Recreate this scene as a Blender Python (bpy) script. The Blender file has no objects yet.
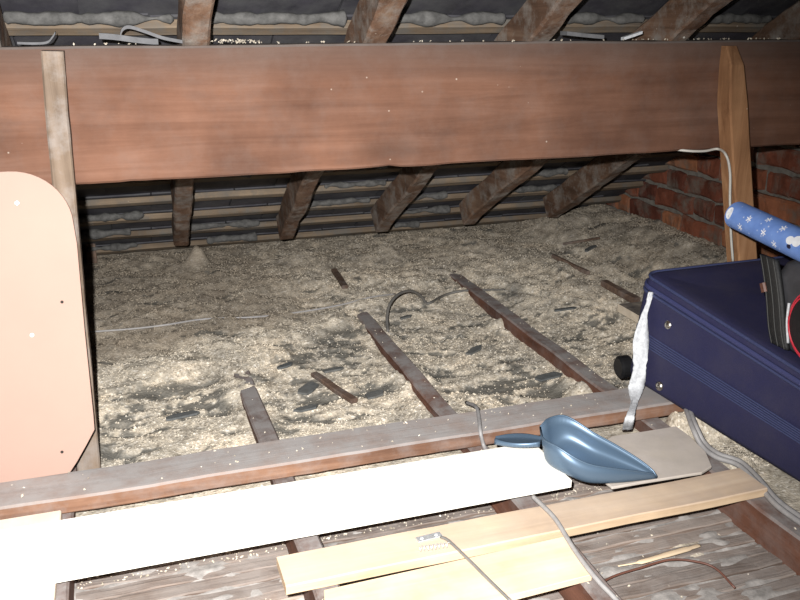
import bpy, bmesh, math, random
import numpy as np
from mathutils import Vector, Matrix, noise

random.seed(7)
scene = bpy.context.scene
C = scene.collection

# ------------------------------------------------------------------ camera
H = 0.85
FPX = 848.0
PITCH, YAW, ROLL = math.radians(18.6), math.radians(18.43), math.radians(0.1)
fw = Vector((math.sin(YAW)*math.cos(PITCH), math.cos(YAW)*math.cos(PITCH), -math.sin(PITCH)))
rt = Vector((math.cos(YAW), -math.sin(YAW), 0))
up = rt.cross(fw)
rt, up = (rt*math.cos(ROLL)+up*math.sin(ROLL)), (up*math.cos(ROLL)-rt*math.sin(ROLL))
CAM = Vector((0, 0, H))
cd = bpy.data.cameras.new('camera')
cam = bpy.data.objects.new('camera', cd)
C.objects.link(cam)
cd.sensor_width = 36.0
cd.lens = 36.0*FPX/800.0
cd.clip_start = 0.02
m = Matrix((rt, up, -fw)).transposed().to_4x4()
m.translation = CAM
cam.matrix_world = m
scene.camera = cam

# ------------------------------------------------------------------ light
w = bpy.data.worlds.new('world')
scene.world = w
w.use_nodes = True
w.node_tree.nodes['Background'].inputs[0].default_value = (0.9, 0.92, 1.0, 1)
w.node_tree.nodes['Background'].inputs[1].default_value = 0.012

def ray(px, py):
    return fw + rt*((px-400)/FPX) - up*((py-300)/FPX)
def Zp(px, py, z):
    d = ray(px, py); return CAM + d*((z-H)/d.z)
def Yp(px, py, y):
    d = ray(px, py); return CAM + d*(y/d.y)
def Xp(px, py, x):
    d = ray(px, py); return CAM + d*(x/d.x)
def Dp(px, py, depth):
    return CAM + ray(px, py)*depth

# the flash of the camera: a small lamp just beside the lens
fl = bpy.data.lights.new('camera_flash', 'SPOT')
fl.energy = 370
fl.spot_size = math.radians(98)
fl.spot_blend = 1.0
fl.shadow_soft_size = 0.008
fl.color = (1.0, 0.985, 0.96)
flo = bpy.data.objects.new('camera_flash', fl)
C.objects.link(flo)
flo.location = CAM - rt*0.05 + up*0.055
flo.rotation_euler = ray(250, 410).to_track_quat('-Z', 'Y').to_euler()

vs = scene.view_settings
vs.view_transform = 'Standard'
vs.look = 'None'
vs.exposure = 0.0
vs.gamma = 1.0
vs.use_curve_mapping = False

# ------------------------------------------------------------------ materials
def new_mat(name, rough=0.85, metal=0.0, spec=0.3):
    mt = bpy.data.materials.new(name)
    mt.use_nodes = True
    nt = mt.node_tree
    b = nt.nodes['Principled BSDF']
    b.inputs['Roughness'].default_value = rough
    b.inputs['Metallic'].default_value = metal
    b.inputs['Specular IOR Level'].default_value = spec
    return mt, nt, b
def N(nt, t, **kw):
    n = nt.nodes.new(t)
    for k, v in kw.items():
        if k in n.inputs: n.inputs[k].default_value = v
        else: setattr(n, k, v)
    return n
def ramp(nt, src, stops):
    r = nt.nodes.new('ShaderNodeValToRGB')
    e = r.color_ramp.elements
    while len(e) > 1: e.remove(e[-1])
    e[0].position = stops[0][0]; e[0].color = (*stops[0][1], 1)
    for p, c in stops[1:]:
        x = e.new(p); x.color = (*c, 1)
    nt.links.new(src, r.inputs[0])
    return r.outputs[0]
def coords(nt, sc, rnd=True):
    tc = nt.nodes.new('ShaderNodeTexCoord')
    mp = nt.nodes.new('ShaderNodeMapping')
    mp.inputs['Scale'].default_value = sc
    nt.links.new(tc.outputs['Object'], mp.inputs['Vector'])
    if rnd:
        oi = nt.nodes.new('ShaderNodeObjectInfo')
        mu = nt.nodes.new('ShaderNodeMath'); mu.operation = 'MULTIPLY'; mu.inputs[1].default_value = 37.0
        nt.links.new(oi.outputs['Random'], mu.inputs[0])
        nt.links.new(mu.outputs[0], mp.inputs['Location'])
    return mp.outputs[0]
def mix(nt, fac, a, b, mode='MIX'):
    n = nt.nodes.new('ShaderNodeMix'); n.data_type = 'RGBA'; n.blend_type = mode
    for s, v in ((n.inputs['Factor'], fac), (n.inputs['A'], a), (n.inputs['B'], b)):
        if isinstance(v, bpy.types.NodeSocket): nt.links.new(v, s)
        elif isinstance(v, (int, float)): s.default_value = v
        else: s.default_value = (*v, 1)
    return n.outputs['Result']
def bump(nt, b, src, strength, dist=0.002):
    n = nt.nodes.new('ShaderNodeBump')
    n.inputs['Strength'].default_value = strength
    n.inputs['Distance'].default_value = dist
    nt.links.new(src, n.inputs['Height'])
    nt.links.new(n.outputs[0], b.inputs['Normal'])
def mapr(nt, src, a, b_, c=0.0, d=1.0):
    n = nt.nodes.new('ShaderNodeMapRange')
    for i, v in enumerate((a, b_, c, d)): n.inputs[1+i].default_value = v
    nt.links.new(src, n.inputs[0])
    return n.outputs[0]
def mul(nt, a, b):
    n = nt.nodes.new('ShaderNodeMath'); n.operation = 'MULTIPLY'
    for s, v in ((n.inputs[0], a), (n.inputs[1], b)):
        if isinstance(v, bpy.types.NodeSocket): nt.links.new(v, s)
        else: s.default_value = v
    return n.outputs[0]

def wood(name, dark, mid, light, axis='X', grain=40.0, dust=0.0, dustcol=(0.30, 0.28, 0.27), side_dust=0.0,
         rough=0.85, bstr=0.5, knots=False, spec=0.2, band=None, patchy=0.45):
    """procedural timber; dust settles on the faces that look up, and in blotches on the sides"""
    mt, nt, b = new_mat(name, rough, spec=spec)
    lo = 1.6
    sc = {'X': (lo, grain, grain), 'Y': (grain, lo, grain), 'Z': (grain, grain, lo)}[axis]
    v = coords(nt, sc)
    n1 = N(nt, 'ShaderNodeTexNoise', Scale=1.0, Detail=7.0, Roughness=0.65, Distortion=0.6)
    nt.links.new(v, n1.inputs['Vector'])
    col = ramp(nt, n1.outputs['Fac'], [(0.25, dark), (0.5, mid), (0.75, light)])
    v2 = coords(nt, (5, 5, 5))
    n2 = N(nt, 'ShaderNodeTexNoise', Scale=1.0, Detail=5.0, Roughness=0.6)
    nt.links.new(v2, n2.inputs['Vector'])
    tone = ramp(nt, n2.outputs['Fac'], [(0.3, (0.62, 0.6, 0.6)), (0.7, (1.12, 1.1, 1.08))])
    col = mix(nt, 1.0, col, tone, 'MULTIPLY')
    if knots:
        vk = coords(nt, {'X': (1.6, 6.0, 6.0), 'Y': (6, 1.6, 6), 'Z': (6, 6, 1.6)}[axis])
        vo = N(nt, 'ShaderNodeTexVoronoi', Scale=1.0)
        nt.links.new(vk, vo.inputs['Vector'])
        kf = mapr(nt, vo.outputs['Distance'], 0.05, 0.16, 0.75, 0.0)
        col = mix(nt, kf, col, tuple(x*0.45 for x in mid))
    # every piece of timber has its own tone
    oi = nt.nodes.new('ShaderNodeObjectInfo')
    col = mix(nt, 1.0, col, ramp(nt, oi.outputs['Random'], [(0.0, (0.82, 0.80, 0.79)), (1.0, (1.15, 1.13, 1.12))]), 'MULTIPLY')
    if band:      # soot stain along one edge of the timber
        tc = nt.nodes.new('ShaderNodeTexCoord'); sz = nt.nodes.new('ShaderNodeSeparateXYZ')
        nt.links.new(tc.outputs['Object'], sz.inputs[0])
        ad = nt.nodes.new('ShaderNodeMath'); ad.operation = 'MULTIPLY_ADD'; ad.inputs[1].default_value = 0.10
        nt.links.new(n2.outputs['Fac'], ad.inputs[0]); nt.links.new(sz.outputs['Z'], ad.inputs[2])
        col = mix(nt, mapr(nt, ad.outputs[0], band[0]+0.05, band[1]+0.05, 0.0, 0.75), col, band[2])
    # pale specks of grit
    v3 = coords(nt, (1, 1, 1))
    vo2 = N(nt, 'ShaderNodeTexVoronoi', Scale=42.0)
    nt.links.new(v3, vo2.inputs['Vector'])
    sc_ = nt.nodes.new('ShaderNodeSeparateColor')
    nt.links.new(vo2.outputs['Color'], sc_.inputs[0])
    sp = mul(nt, mapr(nt, vo2.outputs['Distance'], 0.04, 0.10, 0.5, 0.0), mapr(nt, sc_.outputs[0], 0.86, 0.88))
    col = mix(nt, sp, col, (0.55, 0.48, 0.4))
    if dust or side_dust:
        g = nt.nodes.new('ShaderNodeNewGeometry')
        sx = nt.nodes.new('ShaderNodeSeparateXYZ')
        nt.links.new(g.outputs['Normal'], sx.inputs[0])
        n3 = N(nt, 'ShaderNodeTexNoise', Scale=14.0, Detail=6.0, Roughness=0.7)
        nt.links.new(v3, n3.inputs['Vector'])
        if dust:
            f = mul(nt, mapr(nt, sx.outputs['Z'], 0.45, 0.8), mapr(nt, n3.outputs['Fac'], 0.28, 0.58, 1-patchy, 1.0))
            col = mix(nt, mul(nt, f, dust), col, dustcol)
        if side_dust:
            col = mix(nt, mapr(nt, n3.outputs['Fac'], 0.45, 0.65, 0.0, side_dust), col, dustcol)
    nt.links.new(col, b.inputs['Base Color'])
    bump(nt, b, n1.outputs['Fac'], bstr, 0.003)
    return mt

def plain(name, col, rough=0.6, metal=0.0, spec=0.4, var=0.15, scale=30.0, bstr=0.15, dust=0.0, dustcol=(0.35, 0.33, 0.3)):
    mt, nt, b = new_mat(name, rough, metal, spec)
    v = coords(nt, (1, 1, 1))
    n = N(nt, 'ShaderNodeTexNoise', Scale=scale, Detail=6.0, Roughness=0.65)
    nt.links.new(v, n.inputs['Vector'])
    c = ramp(nt, n.outputs['Fac'], [(0.3, tuple(x*(1-var) for x in col)), (0.7, tuple(min(1, x*(1+var)) for x in col))])
    if dust:
        n2 = N(nt, 'ShaderNodeTexNoise', Scale=9.0, Detail=6.0, Roughness=0.7)
        nt.links.new(v, n2.inputs['Vector'])
        c = mix(nt, mapr(nt, n2.outputs['Fac'], 0.4, 0.7, 0.0, dust), c, dustcol)
    nt.links.new(c, b.inputs['Base Color'])
    if bstr: bump(nt, b, n.outputs['Fac'], bstr, 0.002)
    return mt

M = {}
M['purlin'] = wood('purlin_timber', (0.108, 0.052, 0.033), (0.152, 0.077, 0.050), (0.195, 0.105, 0.072), 'X', 30, dust=0.9,
                   dustcol=(0.16, 0.14, 0.13), side_dust=0.12, knots=True, band=(0.17, 0.25, (0.075, 0.055, 0.047)))
M['binder'] = wood('binder_timber', (0.10, 0.05, 0.032), (0.23, 0.13, 0.085), (0.40, 0.25, 0.175), 'X', 34, dust=0.92,
                   dustcol=(0.31, 0.295, 0.29), side_dust=0.25)
M['joist'] = wood('joist_timber', (0.06, 0.028, 0.018), (0.12, 0.055, 0.036), (0.19, 0.09, 0.06), 'Y', 34, dust=0.9,
                  dustcol=(0.25, 0.235, 0.23), side_dust=0.2, patchy=0.95)
M['rafter'] = wood('rafter_timber', (0.06, 0.035, 0.022), (0.13, 0.078, 0.052), (0.20, 0.14, 0.10), 'Y', 34, dust=0.3,
                   side_dust=0.85, dustcol=(0.22, 0.20, 0.18), bstr=0.9)
M['batten'] = wood('batten_timber', (0.09, 0.07, 0.05), (0.18, 0.14, 0.10), (0.25, 0.20, 0.145), 'X', 60, side_dust=0.85,
                   dustcol=(0.12, 0.113, 0.103))
M['post'] = wood('post_timber', (0.11, 0.08, 0.058), (0.17, 0.13, 0.097), (0.23, 0.18, 0.14), 'Z', 60, side_dust=0.4)
M['strut'] = wood('strut_timber', (0.16, 0.075, 0.035), (0.28, 0.15, 0.075), (0.38, 0.22, 0.12), 'Z', 45)
M['lath'] = wood('lath_timber', (0.08, 0.058, 0.046), (0.20, 0.155, 0.13), (0.34, 0.28, 0.235), 'X', 80, dust=0.6,
                 dustcol=(0.28, 0.255, 0.24), bstr=0.9, patchy=0.9)
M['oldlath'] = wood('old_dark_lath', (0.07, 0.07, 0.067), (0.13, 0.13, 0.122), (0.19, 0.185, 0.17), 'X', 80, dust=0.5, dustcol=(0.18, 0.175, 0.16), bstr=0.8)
M['pine'] = wood('pine_board', (0.44, 0.32, 0.21), (0.60, 0.46, 0.31), (0.70, 0.57, 0.41), 'X', 30, dust=0.5,
                 dustcol=(0.46, 0.38, 0.33), bstr=0.2)
M['ply'] = wood('plywood', (0.66, 0.52, 0.36), (0.76, 0.63, 0.45), (0.82, 0.70, 0.54), 'X', 22, bstr=0.15)
M['paleplank'] = wood('pale_plank', (0.68, 0.61, 0.50), (0.75, 0.68, 0.57), (0.82, 0.75, 0.64), 'Y', 22, bstr=0.15)
M['stick'] = wood('stick_timber', (0.06, 0.04, 0.03), (0.12, 0.08, 0.06), (0.2, 0.14, 0.1), 'X', 60, side_dust=0.3)
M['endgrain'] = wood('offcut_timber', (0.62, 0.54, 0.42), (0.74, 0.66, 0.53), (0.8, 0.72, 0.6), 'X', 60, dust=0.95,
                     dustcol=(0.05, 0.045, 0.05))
M['white'] = plain('white_melamine', (0.86, 0.83, 0.76), 0.45, var=0.02, bstr=0.0)
M['pink'] = plain('pink_hardboard', (0.315, 0.205, 0.165), 0.7, var=0.035, scale=6, bstr=0.0)
M['slate'] = plain('slate', (0.034, 0.032, 0.040), 0.7, var=0.4, scale=12, bstr=0.6, dust=0.8, dustcol=(0.080, 0.080, 0.082))
M['shard'] = plain('slate_shard', (0.075, 0.08, 0.082), 0.75, var=0.3, scale=60, bstr=0.4, dust=0.3, dustcol=(0.2, 0.18, 0.15))
M['mortar'] = plain('torching_mortar', (0.085, 0.083, 0.08), 0.95, var=0.5, scale=45, bstr=1.0)
M['wallmortar'] = plain('wall_mortar', (0.17, 0.155, 0.135), 0.95, var=0.35, scale=50, bstr=0.9)
M['plaster'] = plain('plaster_key', (0.30, 0.28, 0.265), 0.95, var=0.4, scale=40, bstr=0.9)
M['felt'] = plain('grey_felt', (0.105, 0.105, 0.11), 0.9, var=0.2, scale=60, bstr=0.4)
M['greysheet'] = plain('dusty_grey_sheet', (0.46, 0.41, 0.37), 0.7, var=0.15, scale=15, bstr=0.2, dust=0.6, dustcol=(0.5, 0.44, 0.37))
M['navy'] = plain('navy_fabric', (0.019, 0.019, 0.062), 0.75, var=0.2, scale=400, bstr=0.35, dust=0.5, dustcol=(0.042, 0.038, 0.066))
M['navypipe'] = plain('navy_piping', (0.042, 0.050, 0.115), 0.45, var=0.15, scale=200, bstr=0.1)
M['zip'] = plain('navy_zip', (0.04, 0.045, 0.12), 0.55, var=0.3, scale=600, bstr=0.3)
M['chrome'] = plain('steel_stud', (0.62, 0.58, 0.52), 0.28, metal=1.0, var=0.1, bstr=0.0)
M['galv'] = plain('galvanised_steel', (0.62, 0.64, 0.66), 0.45, metal=0.7, var=0.2, scale=80, bstr=0.1)
M['rod'] = plain('grey_rod', (0.24, 0.23, 0.22), 0.5, metal=0.5, var=0.15, bstr=0.0)
M['ribbon'] = plain('white_ribbon', (0.52, 0.53, 0.55), 0.7, var=0.25, scale=120, bstr=0.5)
M['black'] = plain('black_nylon', (0.014, 0.013, 0.014), 0.55, var=0.3, scale=300, bstr=0.4)
M['webbing'] = plain('black_webbing', (0.018, 0.018, 0.018), 0.6, var=0.35, scale=300, bstr=0.5)
M['greynylon'] = plain('grey_nylon', (0.05, 0.05, 0.055), 0.5, var=0.3, scale=25, bstr=0.3)
M['greythread'] = plain('grey_thread', (0.07, 0.07, 0.068), 0.7, var=0.3, scale=900, bstr=0.0)
M['red'] = plain('red_piping', (0.50, 0.03, 0.05), 0.4, var=0.1, bstr=0.0)
M['rubber'] = plain('black_rubber', (0.010, 0.010, 0.011), 0.35, var=0.2, bstr=0.0)
M['cable'] = plain('grey_cable', (0.26, 0.25, 0.25), 0.55, var=0.2, scale=60, bstr=0.1, dust=0.4)
M['darkcable'] = plain('dark_grey_cable', (0.10, 0.095, 0.09), 0.55, var=0.2, scale=60, bstr=0.1, dust=0.4, dustcol=(0.2, 0.18, 0.15))
M['whitecable'] = plain('white_cable', (0.50, 0.48, 0.44), 0.5, var=0.1, bstr=0.0)
M['brownwire'] = plain('brown_wire', (0.12, 0.05, 0.035), 0.5, var=0.2, bstr=0.0)
M['hole'] = plain('screw_hole', (0.02, 0.015, 0.012), 0.9, var=0.1, bstr=0.0)
M['screw'] = plain('pale_screw', (0.75, 0.76, 0.80), 0.4, metal=0.5, var=0.1, bstr=0.0)
M['printwhite'] = plain('white_print', (0.80, 0.82, 0.86), 0.45, var=0.03, bstr=0.0)
M['printdark'] = plain('dark_print', (0.02, 0.02, 0.05), 0.45, var=0.03, bstr=0.0)

# blue glossy scoop
mt, nt, b = new_mat('blue_metallic_plastic', 0.40, 0.45, 0.5)
b.inputs['Base Color'].default_value = (0.105, 0.160, 0.230, 1)
M['scoop'] = mt

# blue wrapping paper with small white flecks
mt, nt, b = new_mat('blue_wrapping_paper', 0.5, spec=0.4)
v = coords(nt, (1, 1, 1), False)
n = N(nt, 'ShaderNodeTexNoise', Scale=40.0, Detail=3.0)
nt.links.new(v, n.inputs['Vector'])
c = ramp(nt, n.outputs['Fac'], [(0.3, (0.13, 0.24, 0.58)), (0.7, (0.18, 0.31, 0.68))])
vo = N(nt, 'ShaderNodeTexVoronoi', Scale=75.0)
nt.links.new(v, vo.inputs['Vector'])
c = mix(nt, mapr(nt, vo.outputs['Distance'], 0.10, 0.17, 0.75, 0.0), c, (0.62, 0.70, 0.86))
nt.links.new(c, b.inputs['Base Color'])
M['paper'] = mt

# brick, tone varies from brick to brick
mt, nt, b = new_mat('brick', 0.92, spec=0.15)
v = coords(nt, (1, 1, 1))
oi = nt.nodes.new('ShaderNodeObjectInfo')
c0 = ramp(nt, oi.outputs['Random'], [(0.0, (0.11, 0.036, 0.024)), (0.4, (0.20, 0.065, 0.038)), (0.75, (0.29, 0.105, 0.055)), (1.0, (0.36, 0.15, 0.075))])
n = N(nt, 'ShaderNodeTexNoise', Scale=22.0, Detail=6.0, Roughness=0.7)
nt.links.new(v, n.inputs['Vector'])
c = mix(nt, 1.0, c0, ramp(nt, n.outputs['Fac'], [(0.3, (0.6, 0.6, 0.6)), (0.7, (1.15, 1.15, 1.15))]), 'MULTIPLY')
n2 = N(nt, 'ShaderNodeTexNoise', Scale=9.0, Detail=5.0, Roughness=0.7)
nt.links.new(v, n2.inputs['Vector'])
c = mix(nt, mapr(nt, n2.outputs['Fac'], 0.48, 0.66, 0.0, 0.85), c, (0.15, 0.132, 0.11))
nt.links.new(c, b.inputs['Base Color'])
bump(nt, b, n.outputs['Fac'], 0.8, 0.004)
M['brick'] = mt

# vermiculite: tan grains, dirtier further in, with flash falloff towards the eaves also painted in
mt, nt, b = new_mat('vermiculite', 0.95, spec=0.15)
v = coords(nt, (1, 1, 1), False)
vo = N(nt, 'ShaderNodeTexVoronoi', Scale=190.0)
nt.links.new(v, vo.inputs['Vector'])
sx = nt.nodes.new('ShaderNodeSeparateColor')
nt.links.new(vo.outputs['Color'], sx.inputs[0])
c = ramp(nt, sx.outputs[0], [(0.0, (0.34, 0.305, 0.255)), (0.15, (0.50, 0.455, 0.38)), (0.7, (0.60, 0.555, 0.475)), (0.93, (0.66, 0.615, 0.54)), (1.0, (0.85, 0.82, 0.76))])
n = N(nt, 'ShaderNodeTexNoise', Scale=7.0, Detail=6.0, Roughness=0.65)
nt.links.new(v, n.inputs['Vector'])
c = mix(nt, 1.0, c, ramp(nt, n.outputs['Fac'], [(0.28, (0.55, 0.55, 0.56)), (0.5, (0.95, 0.93, 0.9)), (0.72, (1.2, 1.13, 1.05))]), 'MULTIPLY')
n5 = N(nt, 'ShaderNodeTexNoise', Scale=30.0, Detail=5.0, Roughness=0.7)
nt.links.new(v, n5.inputs['Vector'])
c = mix(nt, 1.0, c, ramp(nt, n5.outputs['Fac'], [(0.33, (0.52, 0.50, 0.48)), (0.5, (0.97, 0.96, 0.95)), (0.7, (1.18, 1.15, 1.12))]), 'MULTIPLY')
at = nt.nodes.new('ShaderNodeAttribute'); at.attribute_name = 'grime_falloff'
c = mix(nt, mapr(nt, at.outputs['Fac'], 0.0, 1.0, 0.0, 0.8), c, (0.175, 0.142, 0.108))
at2 = nt.nodes.new('ShaderNodeAttribute'); at2.attribute_name = 'soot'
c = mix(nt, mapr(nt, at2.outputs['Fac'], 0.0, 1.0, 0.0, 0.85), c, (0.092, 0.090, 0.082))
nt.links.new(c, b.inputs['Base Color'])
bump(nt, b, vo.outputs['Distance'], 0.4, 0.003)
M['verm'] = mt

# ------------------------------------------------------------------ builders
def empty(name, loc):
    o = bpy.data.objects.new(name, None)
    o.empty_display_size = 0.05
    o.location = loc
    C.objects.link(o)
    return o
def tag(o, label, cat=None, group=None, kind=None):
    o['label'] = label
    if cat: o['category'] = cat
    if group: o['group'] = group
    if kind: o['kind'] = kind
    return o
def wloc(p):
    v = Vector((0, 0, 0))
    while p is not None:
        v += p.location; p = p.parent
    return v
def mesh(name, verts, faces, mat, parent=None, smooth=False, recentre=True):
    """verts in world space; the origin goes to the middle of the base"""
    A = np.array([tuple(q) for q in verts], dtype=float)
    if recentre:
        o0 = Vector(((A[:, 0].min()+A[:, 0].max())/2, (A[:, 1].min()+A[:, 1].max())/2, A[:, 2].min()))
    else:
        o0 = Vector((0, 0, 0))
    me = bpy.data.meshes.new(name)
    me.from_pydata((A-np.array(o0)).tolist(), [], [tuple(f) for f in faces])
    me.validate(); me.update()
    if smooth: me.polygons.foreach_set('use_smooth', [True]*len(me.polygons))
    me.materials.append(mat)
    o = bpy.data.objects.new(name, me)
    C.objects.link(o)
    if parent is not None:
        o.parent = parent
        o.location = o0 - wloc(parent)
    else:
        o.location = o0
    return o
def join(parts):
    V, F = [], []
    for v, f in parts:
        k = len(V); V += list(v); F += [tuple(i+k for i in q) for q in f]
    return V, F
def beam(p0, p1, wd, ht, seg=12, jit=0.0, bev=0.003, side=None, freq=6.0, seed=0.0, w1=None, h1=None):
    """bevelled rectangular bar from p0 to p1 (centre line); side = direction of the width"""
    p0, p1 = Vector(p0), Vector(p1)
    t = (p1-p0).normalized()
    s = Vector(side) if side is not None else (Vector((0, 0, 1)).cross(t) if abs(t.z) < 0.9 else Vector((1, 0, 0)))
    s = (s - t*s.dot(t)).normalized()
    n = t.cross(s)
    V, F = [], []
    for i in range(seg+1):
        k = i/seg
        a = (wd + ((w1 if w1 is not None else wd)-wd)*k)/2
        c = (ht + ((h1 if h1 is not None else ht)-ht)*k)/2
        bb = min(bev, a*0.6, c*0.6)
        pr = [(-a+bb, -c), (a-bb, -c), (a, -c+bb), (a, c-bb), (a-bb, c), (-a+bb, c), (-a, c-bb), (-a, -c+bb)]
        o = p0.lerp(p1, k)
        for x, y in pr:
            q = o + s*x + n*y
            if jit:
                r = noise.noise_vector(q*freq+Vector((seed, seed*1.7, 3)))*jit + noise.noise_vector(q*freq*6+Vector((seed, 0, 0)))*jit*0.35
                q = q + s*r.x + n*r.y
            V.append(q)
    for i in range(seg):
        for j in range(8):
            F.append((i*8+j, i*8+(j+1) % 8, (i+1)*8+(j+1) % 8, (i+1)*8+j))
    F.append(tuple(range(7, -1, -1))); F.append(tuple(seg*8+j for j in range(8)))
    return V, F
def bx(x0, x1, y0, y1, z0, z1, seg=12, jit=0.0, bev=0.003, axis='X', seed=0.0, freq=6.0):
    cx, cy, cz = (x0+x1)/2, (y0+y1)/2, (z0+z1)/2
    if axis == 'X': return beam((x0, cy, cz), (x1, cy, cz), y1-y0, z1-z0, seg, jit, bev, (0, 1, 0), freq, seed)
    if axis == 'Y': return beam((cx, y0, cz), (cx, y1, cz), x1-x0, z1-z0, seg, jit, bev, (1, 0, 0), freq, seed)
    return beam((cx, cy, z0), (cx, cy, z1), x1-x0, y1-y0, seg, jit, bev, (1, 0, 0), freq, seed)
def smooth_path(pts, sub=8):
    P = [Vector(p) for p in pts]
    P = [P[0]*2-P[1]] + P + [P[-1]*2-P[-2]]
    out = []
    for i in range(1, len(P)-2):
        for k in range(sub):
            t = k/sub
            a, b_, c, d = P[i-1], P[i], P[i+1], P[i+2]
            out.append(0.5*((2*b_)+(c-a)*t+(2*a-5*b_+4*c-d)*t*t+(3*b_-a-3*c+d)*t**3))
    out.append(P[-2])
    return out
def tube(pts, r, sides=8, sub=8, closed=False, flat=1.0, smoothp=True):
    P = smooth_path(pts, sub) if smoothp else [Vector(p) for p in pts]
    n = len(P); V, F = [], []
    ref = Vector((0, 0, 1))
    for i, p in enumerate(P):
        t = (P[(i+1) % n]-P[i-1]) if closed else (P[min(i+1, n-1)]-P[max(i-1, 0)])
        t.normalize()
        u = ref - t*ref.dot(t)
        if u.length < 1e-3: u = Vector((1, 0, 0)) - t*t.x
        u.normalize(); s = t.cross(u)
        rr = r[i*(len(r)-1)//max(1, n-1)] if isinstance(r, (list, tuple)) else r
        for j in range(sides):
            a = 2*math.pi*j/sides
            V.append(p + s*math.cos(a)*rr + u*math.sin(a)*rr*flat)
    m_ = n if closed else n-1
    for i in range(m_):
        for j in range(sides):
            k = (i+1) % n
            F.append((i*sides+j, i*sides+(j+1) % sides, k*sides+(j+1) % sides, k*sides+j))
    if not closed:
        F.append(tuple(range(sides-1, -1, -1))); F.append(tuple((n-1)*sides+j for j in range(sides)))
    return V, F
def prism(poly, d):
    """polygon (list of world points) pushed along vector d"""
    d = Vector(d); n = len(poly)
    V = [Vector(p) for p in poly] + [Vector(p)+d for p in poly]
    F = [tuple(range(n)), tuple(range(2*n-1, n-1, -1))]
    F += [(i, i+n, (i+1) % n+n, (i+1) % n) for i in range(n)]
    return V, F
def fixn(o):
    bm = bmesh.new(); bm.from_mesh(o.data)
    bmesh.ops.recalc_face_normals(bm, faces=bm.faces)
    bm.to_mesh(o.data); bm.free()
    return o
def bevel(o, wd=0.002, seg=2):
    md = o.modifiers.new('bevel', 'BEVEL'); md.width = wd; md.segments = seg; md.limit_method = 'ANGLE'
    return o
def disc(c, nrm, r, th=0.001, sides=14):
    nrm = Vector(nrm).normalized()
    u = nrm.orthogonal().normalized(); s = nrm.cross(u)
    poly = [Vector(c)+u*math.cos(2*math.pi*k/sides)*r+s*math.sin(2*math.pi*k/sides)*r for k in range(sides)]
    return prism(poly, nrm*th)

# ------------------------------------------------------------------ key dimensions (metres)
X_WALL = 1.93
X_LEFT = -1.30
PUR_Y0, PUR_Y1, PUR_Z0, PUR_Z1 = 1.66, 1.735, 0.552, 0.796
SL = 0.60                                   # roof slope (rise over run)
ANG = math.atan(SL); CA, SA = math.cos(ANG), math.sin(ANG)
def z_rb(y): return 0.806 - (y-1.66)*SL     # underside of the rafters
RD = 0.085                                  # rafter depth
def roof_pt(x, y, off):                     # a point at run y, off metres above the rafter tops, square to the slope
    return Vector((x, y+SA*(RD+off), z_rb(y)+CA*(RD+off)))
Z_LATH = -0.064
JOISTS = [-0.99, -0.58, -0.160, 0.243, 0.651, 1.068, 1.478, 1.86]
JW = 0.043
BINDER = (1.435, 1.535, 0.0, 0.035)

# ------------------------------------------------------------------ floor: plaster key, laths
floor = mesh('floor', *bx(X_LEFT, X_WALL, 0.35, 3.30, Z_LATH-0.05, Z_LATH-0.012, 8), M['plaster'])
tag(floor, 'dusty lath and plaster ceiling seen from above between the joists', kind='structure')
lath_w, lath_p = 0.029, 0.034
fg, bg = [], []
y = 0.45
row = 0
while y < 2.7:
    for i in range(len(JOISTS)-1):
        x0, x1 = JOISTS[i]+JW/2+0.001, JOISTS[i+1]-JW/2-0.001
        if x1 < -0.3: continue
        dy = random.uniform(-0.002, 0.002); dz = random.uniform(-0.003, 0.001)
        g = bx(x0, x1, y+dy, y+dy+lath_w+random.uniform(-0.003, 0.003), Z_LATH-0.010, Z_LATH+dz, 14, 0.0036, 0.002, seed=row*1.3+i, freq=14)
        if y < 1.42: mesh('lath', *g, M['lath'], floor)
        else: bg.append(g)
        row += 1
    y += lath_p
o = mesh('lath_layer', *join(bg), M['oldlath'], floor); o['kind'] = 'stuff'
# plaster key and dust that squeezed up between the foreground laths
px_ = np.arange(-0.36, 1.47, 0.009); py_ = np.arange(0.5, 1.44, 0.0066)
V = []
for y in py_:
    for x in px_:
        q = Vector((x, y, 0))
        z = Z_LATH-0.0050+noise.noise(q*26)*0.0055+noise.noise(Vector((x*22, y*75, 4)))*0.005+max(0, noise.noise(q*9))*0.006
        V.append((x, y, max(z, Z_LATH-0.0115)))
nn = len(px_)
F = [(j*nn+i, j*nn+i+1, (j+1)*nn+i+1, (j+1)*nn+i) for j in range(len(py_)-1) for i in range(nn-1)]
o = mesh('plaster_key_layer', V, F, M['plaster'], floor, smooth=True); o['kind'] = 'stuff'

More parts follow.
